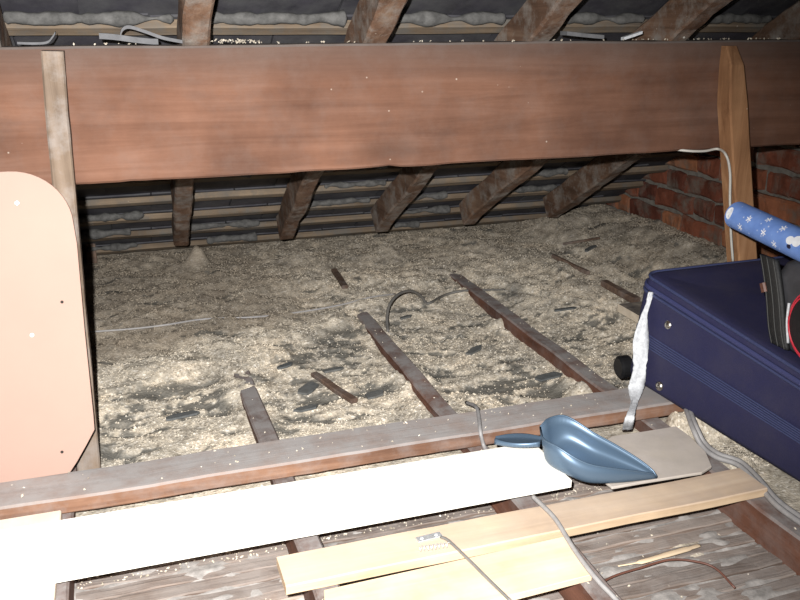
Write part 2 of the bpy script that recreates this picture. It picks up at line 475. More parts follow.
# ------------------------------------------------------------------ gable wall of single bricks
wall = mesh('wall_right', *bx(X_WALL+0.012, X_WALL+0.12, 0.4, 3.25, -0.07, 1.55, 6, axis='Y'), M['wallmortar'])
tag(wall, 'old red brick gable wall with rough grey mortar joints', kind='structure')
BL, BH, BJ = 0.213, 0.065, 0.012
bricks = {}
for kind, ln in (('s', BL), ('h', 0.1005)):
    bricks[kind] = []
    for k in range(4):
        g = bx(0, 0.10, -ln/2, ln/2, -BH/2, BH/2, 6, 0.009, 0.007, axis='Y', seed=k*5.1+ln*30, freq=18)
        me = bpy.data.meshes.new('brick'); me.from_pydata([tuple(v) for v in g[0]], [], g[1]); me.materials.append(M['brick'])
        bricks[kind].append(me)
r_ = 0
z = -0.03
nb = 0
while z < 1.25:
    y = 1.15+(0.0 if r_ % 2 else 0.17)
    k = 0
    while y < 3.2:
        kind = 's' if (k % 2 == 0) else 'h'
        ln = BL if kind == 's' else 0.1005
        yc = y+ln/2
        if z < 0.806+0.13-(yc-1.66)*SL + 0.08 and nb < 300:
            o = bpy.data.objects.new('brick', bricks[kind][random.randrange(4)])
            C.objects.link(o); o.parent = wall
            o.location = Vector((X_WALL+random.uniform(-0.005, 0.004), yc+random.uniform(-0.003, 0.003), z+random.uniform(-0.003, 0.003))) - wall.location
            o.rotation_euler = (random.uniform(-0.015, 0.015), 0, random.uniform(-0.012, 0.012))
            nb += 1
        y += ln+BJ
        k += 1
    z += BH+BJ
    r_ += 1

# ------------------------------------------------------------------ roof: slates, battens, mortar
GAUGE = 0.1435                                # run between battens
ROWS = [2.623+GAUGE*k for k in range(4, -10, -1)]
ceiling = empty('ceiling', (0.3, 1.7, 0.95))
tag(ceiling, 'underside of the slate roof with timber battens and grey mortar', kind='structure')
def rel(o, p): o.parent = ceiling; o.location = Vector(p) - ceiling.location
BRH = 0.019
for k, y0 in enumerate(ROWS):
    xa = X_LEFT
    a, c = roof_pt(X_LEFT, y0, BRH/2), roof_pt(X_WALL, y0, BRH/2)
    mesh('batten', *beam(a, c, 0.030, BRH, 40, 0.0025, 0.002, (0, CA, -SA), 5, k*2.2), M['batten'], ceiling)
sw, sl_, sth = 0.248, 0.37, 0.005
sm = []
for k in range(4):
    V, F = [], []
    nx, ny = 6, 6
    for s in (0, 1):
        for j in range(ny+1):
            for i in range(nx+1):
                u, v_ = i/nx-0.5, j/ny
                e = noise.noise(Vector((u*5+k*9, v_*5, s)))*0.0018
                ed = noise.noise(Vector((u*14+k*3, v_*14, 7)))*0.004 if (i in (0, nx) or j in (0, ny)) else 0
                V.append((u*sw+ed, v_*sl_-0.02+ed, s*sth+e))
    n_ = (nx+1)*(ny+1)
    for j in range(ny):
        for i in range(nx):
            q = j*(nx+1)+i
            F.append((q, q+nx+1, q+nx+2, q+1)); F.append((n_+q, n_+q+1, n_+q+nx+2, n_+q+nx+1))
    ring = [i for i in range(nx+1)] + [(j*(nx+1)+nx) for j in range(1, ny+1)] + [ny*(nx+1)+i for i in range(nx-1, -1, -1)] + [j*(nx+1) for j in range(ny-1, 0, -1)]
    for q in range(len(ring)):
        a, c = ring[q], ring[(q+1) % len(ring)]
        F.append((a, c, c+n_, a+n_))
    me = bpy.data.meshes.new('slate'); me.from_pydata(V, [], F); me.materials.append(M['slate']); sm.append(me)
for k, y0 in enumerate(ROWS):
    x = X_LEFT + (0.125 if k % 2 else 0.0)
    while x < X_WALL:
        o = bpy.data.objects.new('slate', sm[random.randrange(4)])
        C.objects.link(o)
        rel(o, roof_pt(x, y0, BRH+0.002))
        # local y runs down the slope, tail kicked outwards by the slate it laps over
        o.rotation_euler = (-ANG+0.037+random.uniform(-0.012, 0.012), random.uniform(-0.02, 0.02), random.uniform(-0.02, 0.02))
        x += 0.252
# torching: lumpy mortar on the upper side of the battens, bay by bay
RAFT = [-0.545, -0.20, 0.155, 0.503, 0.862, 1.215, 1.575]
RW = 0.050
for k, y0 in enumerate(ROWS):
    for i in range(len(RAFT)-1):
        if random.random() < (0.55 if y0 > 2.1 else 0.3) and not (1.6 < y0 < 1.8): continue
        x0, x1 = RAFT[i]+RW/2, RAFT[i+1]-RW/2
        a0 = x0+random.uniform(0, 0.12); a1 = x1-random.uniform(0, 0.12)
        if 1.6 < y0 < 1.8: a0, a1 = x0, x1
        n = 46; pts = []; rr = []
        for q in range(n):
            t = q/(n-1)
            xx = a0+(a1-a0)*t
            p = roof_pt(xx, y0-0.026, BRH*0.55)
            p += Vector((0, noise.noise(Vector((xx*22, k*3, 1)))*0.005, noise.noise(Vector((xx*22, k*3, 5)))*0.005))
            pts.append(p); rr.append(max(0.002, 0.011+noise.noise(Vector((xx*16, k*5.3, 9)))*0.013+noise.noise(Vector((xx*60, k, 9)))*0.003)*(0.35 if q in (0, n-1) else 1))
        mesh('mortar_fillet', *tube(pts, rr, 8, 1, smoothp=False), M['mortar'], ceiling, smooth=True)

# ------------------------------------------------------------------ rafters
raft_lab = ['weathered roof rafter behind the pink panel and its post',
            'weathered roof rafter passing the left-hand post at the beam top',
            'dark weathered rafter beside the two bent grey felt scraps',
            'reddish roof rafter with a dusty grey side, above the buried joist end',
            'dusty rafter over the beam between the reddish rafter and the cabled one',
            'broad dusty rafter with a pale cable hanging down its side',
            'dusty rafter nearest the brick gable wall']
for i, x in enumerate(RAFT):
    y0, y1 = 1.22, 2.80
    a = Vector((x, y0, z_rb(y0)))+Vector((0, SA, CA))*RD/2
    c = Vector((x+[0.012, 0.012, 0.014, 0.018, 0.0, -0.016, -0.03][i], y1, z_rb(y1)))+Vector((0, SA, CA))*RD/2
    o = mesh('rafter', *beam(a, c, RW, RD, 60, 0.007, 0.005, (1, 0, 0), 7, i*3.1), M['rafter'])
    tag(o, raft_lab[i], 'rafter', 'roof rafters')

# ------------------------------------------------------------------ purlin
def purlin_geo():
    V, F = beam((X_LEFT, (PUR_Y0+PUR_Y1)/2, (PUR_Z0+PUR_Z1)/2), (X_WALL+0.015, (PUR_Y0+PUR_Y1)/2, (PUR_Z0+PUR_Z1)/2), PUR_Y1-PUR_Y0, PUR_Z1-PUR_Z0,
                140, 0.0022, 0.004, (0, 1, 0), 4)
    for v in V:
        if v.z < 0.6: v.z += noise.noise(Vector((v.x*9, 3, 0)))*0.003 + max(0, noise.noise(Vector((v.x*35, 1, 0)))-0.3)*0.01
    return V, F
purlin = mesh('purlin', *purlin_geo(), M['purlin'])
tag(purlin, 'deep reddish brown purlin beam spanning the loft under the rafters', 'beam')

# ------------------------------------------------------------------ joists
jl = ['ceiling joist far behind the pink panel', 'ceiling joist hidden behind the pink panel', 'ceiling joist beside the foot of the pale post',
      'grey dusty joist running from under the white board, mostly buried in insulation', 'dark joist surfacing beside the looped grey cable',
      'long exposed dark brown joist running towards the navy suitcase', 'joist buried in insulation under the short pale-ended offcut', 'ceiling joist along the foot of the brick wall']
for i, x in enumerate(JOISTS):
    if x < -1.0: continue
    o = mesh('joist', *bx(x-JW/2, x+JW/2, 0.40, 3.05, Z_LATH-0.010, 0.0, 60, 0.0035, 0.004, 'Y', i*2.7, 5), M['joist'])
    tag(o, jl[i], 'joist', 'ceiling joists')

# ------------------------------------------------------------------ binder over the joists
binder = mesh('binder', *bx(X_LEFT+0.1, 1.80, BINDER[0], BINDER[1], 0.0015, BINDER[3], 90, 0.003, 0.004, 'X', 4.4, 5), M['binder'])
tag(binder, 'flat dusty grey-topped timber laid across the joists behind the white board', 'timber')

# ------------------------------------------------------------------ vermiculite
def lerp_tab(x, tab):
    if x <= tab[0][0]: return tab[0][1]
    for (a, b_), (c, d) in zip(tab, tab[1:]):
        if x <= c: return b_+(d-b_)*(x-a)/(c-a)
    return tab[-1][1]
YLIM = [(-1.2, 1.95), (-0.16, 2.0), (0.1, 2.06), (0.243, 2.03), (0.651, 2.36), (1.068, 2.66), (1.2, 2.45), (1.478, 2.05), (2.1, 1.9)]
BARE = [(Zp(px, py, -0.05), r) for px, py, r in ((347, 343, 0.10), (330, 362, 0.10), (300, 345, 0.07), (310, 412, 0.06), (375, 398, 0.06), (150, 362, 0.10), (120, 372, 0.06),
        (190, 395, 0.09), (140, 410, 0.08), (195, 420, 0.07), (520, 385, 0.07), (560, 388, 0.05), (480, 392, 0.06), (470, 330, 0.05), (520, 300, 0.04), (160, 345, 0.06), (600, 330, 0.05))]
def sstep(a, b_, x):
    t = min(1, max(0, (x-a)/(b_-a))); return t*t*(3-2*t)
def barev(x, y):
    # bare, thinly covered spots in the bays, raked out along the laths
    bare = noise.noise(Vector((x*5+2, y*16, 3)))*0.5+noise.noise(Vector((x*14, y*46, 8)))*0.5
    for c_, r_b in BARE:
        q = ((x-c_.x)/(1.5*r_b))**2+((y-c_.y)/(0.8*r_b))**2
        if q < 5: bare += 0.34*math.exp(-q)
    return bare
def hins(x, y):
    v = Vector((x, y, 0))
    n1 = noise.noise(v*3.1+Vector((4, 1, 0)))
    n2 = noise.noise(v*9+Vector((1, 7, 2)))
    n3 = noise.noise(v*30)
    n4 = noise.noise(v*75)
    d = y-lerp_tab(x, YLIM)+n2*0.05
    h = -0.028-0.012*sstep(0.55, 0.8, x) + 0.010*sstep(-0.45, -0.08, d) + 0.028*sstep(-0.25, 0.06, d)+0.012*sstep(0.55, 0.8, x)*sstep(-0.3, 0.0, d) + 0.02*sstep(0.05, 0.5, d)
    h -= 0.012*sstep(2.6, 3.0, y)
    far = sstep(-0.3, 0.0, d)
    h += n1*0.005+n2*(0.002+0.012*far)+n3*(0.0022+0.0068*far)+n4*(0.0022+0.001*far)
    bare = barev(x, y)
    jb = min(abs(x-j) for j in JOISTS)
    if d < -0.05:
        bay = sstep(0.03, 0.10, jb)*sstep(-0.02, -0.12, d)*sstep(1.56, 1.66, y)
        h -= 0.010*sstep(0.10, 0.40, bare+0.25*n1+0.30*n3+0.25*n4)*bay
        h += 0.006*(1-sstep(0.02, 0.07, jb))
        h += 0.024*sstep(0.0, 0.5, noise.noise(Vector((x*3.1+5, y*5.0, 9)))+0.35*n2+0.3*n3)*(1-sstep(0.03, 0.085, jb))*sstep(1.58, 1.72, y)
        if h > -0.012: h = min(h, -0.012+0.45*(h+0.012), 0.003+0.012*n3+0.006*n4)
    h += 0.075*sstep(1.45, 1.88, x+0.08*n2)*sstep(1.75, 2.2, y)
    # heaps in front of the rafter feet
    for cx, cy, hh, rr in ((0.228, 2.90, 0.060, 0.034), (0.228, 2.86, 0.02, 0.09), (0.575, 2.88, 0.03, 0.06), (0.90, 2.88, 0.03, 0.07), (1.25, 2.88, 0.03, 0.08), (1.6, 2.9, 0.04, 0.1)):
        q = ((x-cx)**2+(y-cy)**2)/(rr*rr)
        if q < 6: h += hh*math.exp(-q)
    # kept thin in front of the binder
    if y < 1.45:
        k = sstep(1.45, 1.40, y)
        low = -0.098 + 0.03*sstep(0.15, 0.5, noise.noise(Vector((x*6, y*10, 2)))+0.2*n3) + n3*0.004
        if y > 1.33: low += 0.05*sstep(1.33, 1.39, y)
        if x > 1.09: low += 0.075
        h = h*(1-k)+low*k
    return h
XS = np.arange(X_LEFT+0.75, X_WALL+0.01, 0.0090)
YS = np.concatenate([np.arange(0.5, 1.3, 0.022), np.arange(1.3, 2.45, 0.0075), np.arange(2.45, 3.22, 0.0115)])
HG = np.array([[hins(x, y) for x in XS] for y in YS])
def hat(x, y):
    i = min(max(np.searchsorted(XS, x)-1, 0), len(XS)-2); j = min(max(np.searchsorted(YS, y)-1, 0), len(YS)-2)
    a = (x-XS[i])/(XS[i+1]-XS[i]); c = (y-YS[j])/(YS[j+1]-YS[j])
    return float((HG[j, i]*(1-a)+HG[j, i+1]*a)*(1-c)+(HG[j+1, i]*(1-a)+HG[j+1, i+1]*a)*c)
def ground(x, y):
    h = max(hat(x, y), Z_LATH)
    if min(abs(x-j) for j in JOISTS) < JW/2: h = max(h, 0.0)
    if BINDER[0] < y < BINDER[1]: h = max(h, BINDER[3])
    return h
def on_ins(px, py, lift=0.0):
    d = ray(px, py); t = 1.2
    while t < 4.2:
        p = CAM+d*t
        if p.z <= ground(p.x, p.y)+lift: return p
        t += 0.004
    return CAM+d*2.5
V = [(x, y, HG[j, i]) for j, y in enumerate(YS) for i, x in enumerate(XS)]
nx = len(XS)
F = [(j*nx+i, j*nx+i+1, (j+1)*nx+i+1, (j+1)*nx+i) for j in range(len(YS)-1) for i in range(nx-1)
     if max(HG[j, i], HG[j, i+1], HG[j+1, i], HG[j+1, i+1]) > Z_LATH-0.012]
def grime_falloff(x, y):
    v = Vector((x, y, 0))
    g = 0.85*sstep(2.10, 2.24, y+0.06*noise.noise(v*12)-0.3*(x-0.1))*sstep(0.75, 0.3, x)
    g = max(g, 0.55*sstep(2.45, 2.9, y+0.1*noise.noise(v*6)), 0.6*sstep(1.3, 1.7, x+0.25*noise.noise(v*4)))  # far-field darkening puts extra flash falloff into the colour
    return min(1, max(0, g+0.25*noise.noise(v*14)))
def sooty(x, y):
    if y < 1.55: return 0.0
    v = Vector((x, y, 0))
    d = y-lerp_tab(x, YLIM)
    jb = min(abs(x-j) for j in JOISTS)
    k = sstep(0.0, -0.1, d)*sstep(0.03, 0.07, jb)
    q = sstep(0.16, 0.30, barev(x, y)+0.40*noise.noise(v*34)+0.3*noise.noise(v*80))
    q = max(q*k, 0.9*sstep(0.50, 0.62, noise.noise(Vector((x*9, y*20, 1)))+0.5*noise.noise(v*45)))
    return q
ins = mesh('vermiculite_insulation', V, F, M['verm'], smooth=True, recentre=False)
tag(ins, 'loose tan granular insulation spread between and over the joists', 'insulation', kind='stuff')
a = ins.data.attributes.new('grime_falloff', 'FLOAT', 'POINT')
a.data.foreach_set('value', [grime_falloff(v.co.x, v.co.y) for v in ins.data.vertices])
a = ins.data.attributes.new('soot', 'FLOAT', 'POINT')
a.data.foreach_set('value', [sooty(v.co.x, v.co.y) for v in ins.data.vertices])
# single grains lying on it
GV, GF, GA = [], [], []
octv = [(0, 0, 1), (1, 0, 0), (0, 1, 0), (-1, 0, 0), (0, -1, 0), (0, 0, -1)]
octf = [(0, 1, 2), (0, 2, 3), (0, 3, 4), (0, 4, 1), (5, 2, 1), (5, 3, 2), (5, 4, 3), (5, 1, 4)]
def grain(x, y, z, r, g):
    k = len(GV)
    a_ = random.uniform(0, 6.28); ca, sa = math.cos(a_), math.sin(a_)
    sx_, sy_, sz_ = r*random.uniform(0.7, 1.5), r*random.uniform(0.5, 1.1), r*random.uniform(0.5, 1.0)
    tl = random.uniform(-0.6, 0.6)
    for p in octv:
        X, Y_, Z_ = p[0]*sx_, p[1]*sy_, p[2]*sz_
        Z2 = Z_+X*tl
        GV.append((x+X*ca-Y_*sa, y+X*sa+Y_*ca, z+Z2)); GA.append(g)
    GF.extend([tuple(k+i for i in f) for f in octf])
cnt = 0
while cnt < 60000:
    x, y = random.uniform(-0.3, 1.92), 1.22+1.95*random.random()**1.2
    h = hat(x, y)
    if h < Z_LATH+0.001:
        if random.random() < 0.65 or y < 1.3: continue
        h = Z_LATH+0.001
    if (min(abs(x-j) for j in JOISTS) < JW/2+0.002 and h < 0.002): continue
    if BINDER[0]-0.004 < y < BINDER[1]+0.004: continue
    if random.random() < 0.8*sooty(x, y): continue
    grain(x, y, h+0.0005, random.uniform(0.0012, 0.0030)*(1.6 if random.random() < 0.05 else 1), grime_falloff(x, y))
    cnt += 1
for k in range(420):      # crumbs on joists, binder, laths and on the beam
    q = random.random()
    if q < 0.35:
        x = random.choice(JOISTS[2:7])+random.uniform(-JW/2, JW/2)*0.9; y = random.uniform(0.9, 2.7); z = 0.002
        if BINDER[0] < y < BINDER[1]: z = BINDER[3]+0.003
        if 1.08 < y < 1.39: continue
    elif q < 0.5:
        x = random.uniform(-0.25, 1.1); y = random.uniform(BINDER[0]+0.008, BINDER[1]-0.008); z = BINDER[3]+0.003
    elif q < 0.75:
        x = random.uniform(0.1, 1.4); y = random.uniform(0.8, 1.4); z = Z_LATH+0.002
    else:
        x = random.uniform(-0.3, 1.8); y = random.uniform(PUR_Y0+0.004, PUR_Y0+0.05); z = PUR_Z1+0.003
    grain(x, y, z, random.uniform(0.0012, 0.0030), 0.0)
for k in range(60):      # a little heap on the beam beside the dark rafter
    grain(0.235+random.gauss(0, 0.03), PUR_Y0+0.02+random.uniform(-0.012, 0.02), PUR_Z1+0.003+random.random()*0.006, random.uniform(0.0015, 0.003), 0.0)
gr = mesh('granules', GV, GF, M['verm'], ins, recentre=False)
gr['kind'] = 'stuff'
a = gr.data.attributes.new('grime_falloff', 'FLOAT', 'POINT'); a.data.foreach_set('value', GA)

# ------------------------------------------------------------------ post and pink panel
def post_geo():
    V, F = beam((-0.117, 1.634, Z_LATH+0.002), (-0.0885, 1.634, 0.79), 0.044, 0.046, 24, 0.0025, 0.003, (1, 0, 0), 8, 1.0, w1=0.036)
    return V, F
post = mesh('post', *post_geo(), M['post'])
tag(post, 'pale weathered post nailed to the beam behind the pink panel', 'post')

def panel():
    y0, z0, y1, z1 = 1.525, 0.0355, 1.600, 0.592
    def P(x, z): return Vector((x, y0+(y1-y0)*(z-z0)/(z1-z0), z))
    t = P(0, z1)-P(0, z0); t.normalize()
    xr, xl = -0.086, -0.72
    out = [(-0.143, z0), (-0.128, 0.055), (-0.106, 0.088), (-0.091, 0.112)]
    out += [(xr-0.004, 0.14), (xr-0.002, 0.30), (xr+0.002, 0.46)]
    r = 0.095
    for k in range(0, 13):
        a_ = math.pi/2*k/12
        out.append((xr-r+r*math.cos(a_), z1-r+r*math.sin(a_)))
    for k in range(0, 13):
        a_ = math.pi/2+math.pi/2*k/12
        out.append((xl+r+r*math.cos(a_), z1-r+r*math.sin(a_)))
    out += [(xl, 0.112), (xl+0.035, 0.06), (xl+0.057, z0)]
    nrm = Vector((0, t.z, -t.y))          # away from the camera
    root = empty('hardboard_panel', (-0.4, 1.53, z0))
    tag(root, 'pink hardboard panel with rounded corners standing against the post', 'panel')
    o = mesh('board', *prism([P(x, z) for x, z in out], nrm*0.007), M['pink'], root)
    fixn(o); bevel(o, 0.0012, 2)
    def onp(px, py):
        d = ray(px, py)
        t_ = (P(0, z0)-CAM).dot(nrm)/d.dot(nrm)
        return CAM+d*t_
    for px, py in ((62, 302), (62, 452)):
        h = mesh('screw_hole', *disc(onp(px, py)+nrm*0.0004, -nrm, 0.0028, 0.0009), M['hole'], root); h['label'] = 'small dark screw hole'
    for px, py in ((17, 203), (32, 335)):
        h = mesh('screw_head', *disc(onp(px, py)+nrm*0.0004, -nrm, 0.0034, 0.0016), M['screw'], root); h['label'] = 'pale round screw head'
panel()

# ------------------------------------------------------------------ leaning strut at the right
def strut_geo():
    V, F = [], []
    # front outline, then the same at the beam face; (z, xl, xr)
    prof = [(0.003, 1.464, 1.522), (0.34, 1.388, 1.444), (0.56, 1.340, 1.392), (0.66, 1.318, 1.370), (0.745, 1.312, 1.350), (0.785, 1.312, 1.342)]
    yf = [1.610, 1.612, 1.613, 1.613, 1.618, 1.640]
    for (z, a, c), y in zip(prof, yf):
        V += [Vector((a, y+0.003, z)), Vector((a+0.004, y, z)), Vector((c-0.004, y, z)), Vector((c, y+0.003, z)), Vector((c, 1.657, z)), Vector((a, 1.657, z))]
    for i in range(len(prof)-1):
        for j in range(6):
            F.append((i*6+j, i*6+(j+1) % 6, i*6+6+(j+1) % 6, i*6+6+j))
    F.append((5, 4, 3, 2, 1, 0)); n = (len(prof)-1)*6; F.append(tuple(n+j for j in range(6)))
    return V, F
strut = mesh('strut', *strut_geo(), M['strut'])
tag(strut, 'orange-brown leaning strut with a chamfered top nailed to the beam', 'strut')

# ------------------------------------------------------------------ boards in the foreground
o = mesh('shelf_board', *bx(-0.62, 0.737, 1.207, 1.365, 0.0195, 0.0355, 4, 0, 0.0015, 'X'), M['white'])
V_ = o.data.vertices
tag(o, 'long white shelf board lying across the joists', 'board')
o = mesh('plank', *bx(-0.36, -0.156, 0.60, 1.425, 0.001, 0.018, 8, 0.001, 0.002, 'Y', 3.3), M['paleplank'])
tag(o, 'pale plank lying along a joist underneath the white shelf board', 'plank')
o = mesh('plank', *bx(0.18, 1.083, 1.092, 1.172, 0.001, 0.019, 30, 0.0012, 0.002, 'X', 6.1), M['pine'])
tag(o, 'narrow pine plank with a bright sawn edge beside the white shelf board', 'plank')
def ply():
    pts = [(0.235, 1.072), (0.655, 1.082), (0.646, 0.976), (0.30, 0.962), (0.262, 0.985), (0.275, 1.02), (0.228, 1.04)]
    return prism([Vector((x, y, 0.0015)) for x, y in pts], (0, 0, 0.012))
o = mesh('plywood_piece', *ply(), M['ply']); fixn(o); bevel(o, 0.001, 1)
tag(o, 'pale bright plywood offcut with a broken end, carrying a thin grey rod', 'board')
def sheet():
    px = [(598, 444), (612, 436), (645, 431), (676, 426), (690, 436), (706, 452), (712, 466), (704, 474), (690, 474), (640, 482), (612, 487), (592, 470)]
    pts = [Zp(x, y, 0.020) for x, y in px]
    return prism([Vector((p.x, min(max(p.y, 1.178), BINDER[0]-0.006), 0.014)) for p in pts], (0, 0, 0.006))
o = mesh('cardboard_sheet', *sheet(), M['greysheet']); fixn(o); bevel(o, 0.0015, 2)
tag(o, 'dusty grey flat sheet under the pointed tip of the blue scoop', 'sheet')

# ------------------------------------------------------------------ blue scoop
def scoop():
    root_p = Vector((0.653, 1.360, 0.0365)); tip = Vector((0.905, 1.183, 0.0225))
    ax = Vector((tip.x-root_p.x, tip.y-root_p.y, 0)); L = ax.length; ax.normalize()
    sd = Vector((-ax.y, ax.x, 0))
    root = empty('scoop', (root_p+ax*0.15)*1.0)
    tag(root, 'blue metallic hand scoop with a pointed lip lying on the white board', 'scoop')
    s0 = 0.085
    V, F = [], []
    n, mth = 30, 20
    def base(s): return 0.0375+(0.0235-0.0375)*sstep(s0+0.03, s0+0.11, s)
    for i in range(n+1):
        t = (i/n)
        s = s0+(L-s0)*t
        wdt = 0.069*max(0.0, math.sin(math.pi*min(t, 1)**0.55))**0.85
        wdt = max(wdt, 0.0012)
        zr = 0.067*(1-t)**0.62+0.002
        zr *= 0.86+0.14*sstep(0, 0.2, t)
        for j in range(mth+1):
            a_ = math.pi*(j/mth-0.5)
            xx = wdt*math.copysign(abs(math.sin(a_))**0.55, math.sin(a_))*(1+0.16*math.cos(a_))-0.012*math.sin(math.pi*t)
            zz = zr*(1-abs(math.cos(a_))**0.6)
            tuck = -0.012*(1-zz/zr)*0 
            V.append(Vector((root_p.x, root_p.y, 0))+ax*(s+0.014*(1-zz/zr)*(1-t)**3)+sd*xx+Vector((0, 0, base(s)+zz)))
    for i in range(n):
        for j in range(mth):
            q = i*(mth+1)+j
            F.append((q, q+1, q+mth+2, q+mth+1))
    o = mesh('bowl', V, F, M['scoop'], root, smooth=True)
    fixn(o)
    md = o.modifiers.new('thick', 'SOLIDIFY'); md.thickness = 0.0022; md.offset = 0
    # rolled rim
    rim = [V[i*(mth+1)] for i in range(n+1)] + [V[i*(mth+1)+mth] for i in range(n, -1, -1)]
    mesh('rim', *tube(rim, 0.0019, 6, 1, smoothp=False), M['scoop'], root, smooth=True)
    # dished handle
    V, F = [], []
    n2, k2 = 18, 14
    for i in range(n2+1):
        t = i/n2
        s = -0.002+(s0+0.004)*t
        hw = 0.024*(math.sin(math.pi*(0.06+0.80*t))**0.75)
        zc = 0.060+0.010*t
        for j in range(k2):
            a_ = 2*math.pi*j/k2
            x_ = hw*math.cos(a_); z_ = 0.015*math.sin(a_)
            if math.sin(a_) > 0: z_ = 0.004*(abs(math.cos(a_))**4)-0.002-0.25*x_*(1-abs(math.cos(a_)))
            V.append(Vector((root_p.x, root_p.y, 0))+ax*s+sd*x_+Vector((0, 0, zc+z_)))
    for i in range(n2):
        for j in range(k2):
            F.append((i*k2+j, i*k2+(j+1) % k2, (i+1)*k2+(j+1) % k2, (i+1)*k2+j))
    F.append(tuple(range(k2-1, -1, -1))); F.append(tuple(n2*k2+j for j in range(k2)))
    o = mesh('handle', V, F, M['scoop'], root, smooth=True); fixn(o)
scoop()

# ------------------------------------------------------------------ suitcase
SB = [Vector(p) for p in ((1.072, 1.575, 0.046), (1.170, 0.96, 0.006), (1.60, 0.98, 0.006), (1.55, 1.575, 0.046))]
ST = [Vector(p) for p in ((1.108, 1.590, 0.296), (1.138, 0.96, 0.222), (1.58, 0.98, 0.232), (1.565, 1.600, 0.296))]
def S(u, v, w):
    """u across (0 = side facing the boards), v from the far end to the near end, w height"""
    def bl(q): return (q[0]*(1-u)*(1-v)+q[1]*(1-u)*v+q[2]*u*v+q[3]*u*(1-v))
    return bl(SB)*(1-w)+bl(ST)*w
SU, SV = 0.44, 0.64
def rrect(r, inset=0.0, n=8):
    """rounded rectangle in suitcase plan, as (u,v)"""
    out = []
    a, c = SU-2*inset, SV-2*inset
    r = max(r-inset, 0.004)
    for cx, cy, a0 in ((a-r, c-r, 0), (r, c-r, 90), (r, r, 180), (a-r, r, 270)):
        for k in range(n+1):
            t = math.radians(a0+90*k/n)
            out.append(((inset+cx+r*math.cos(t))/SU, (inset+cy+r*math.sin(t))/SV))
    return out
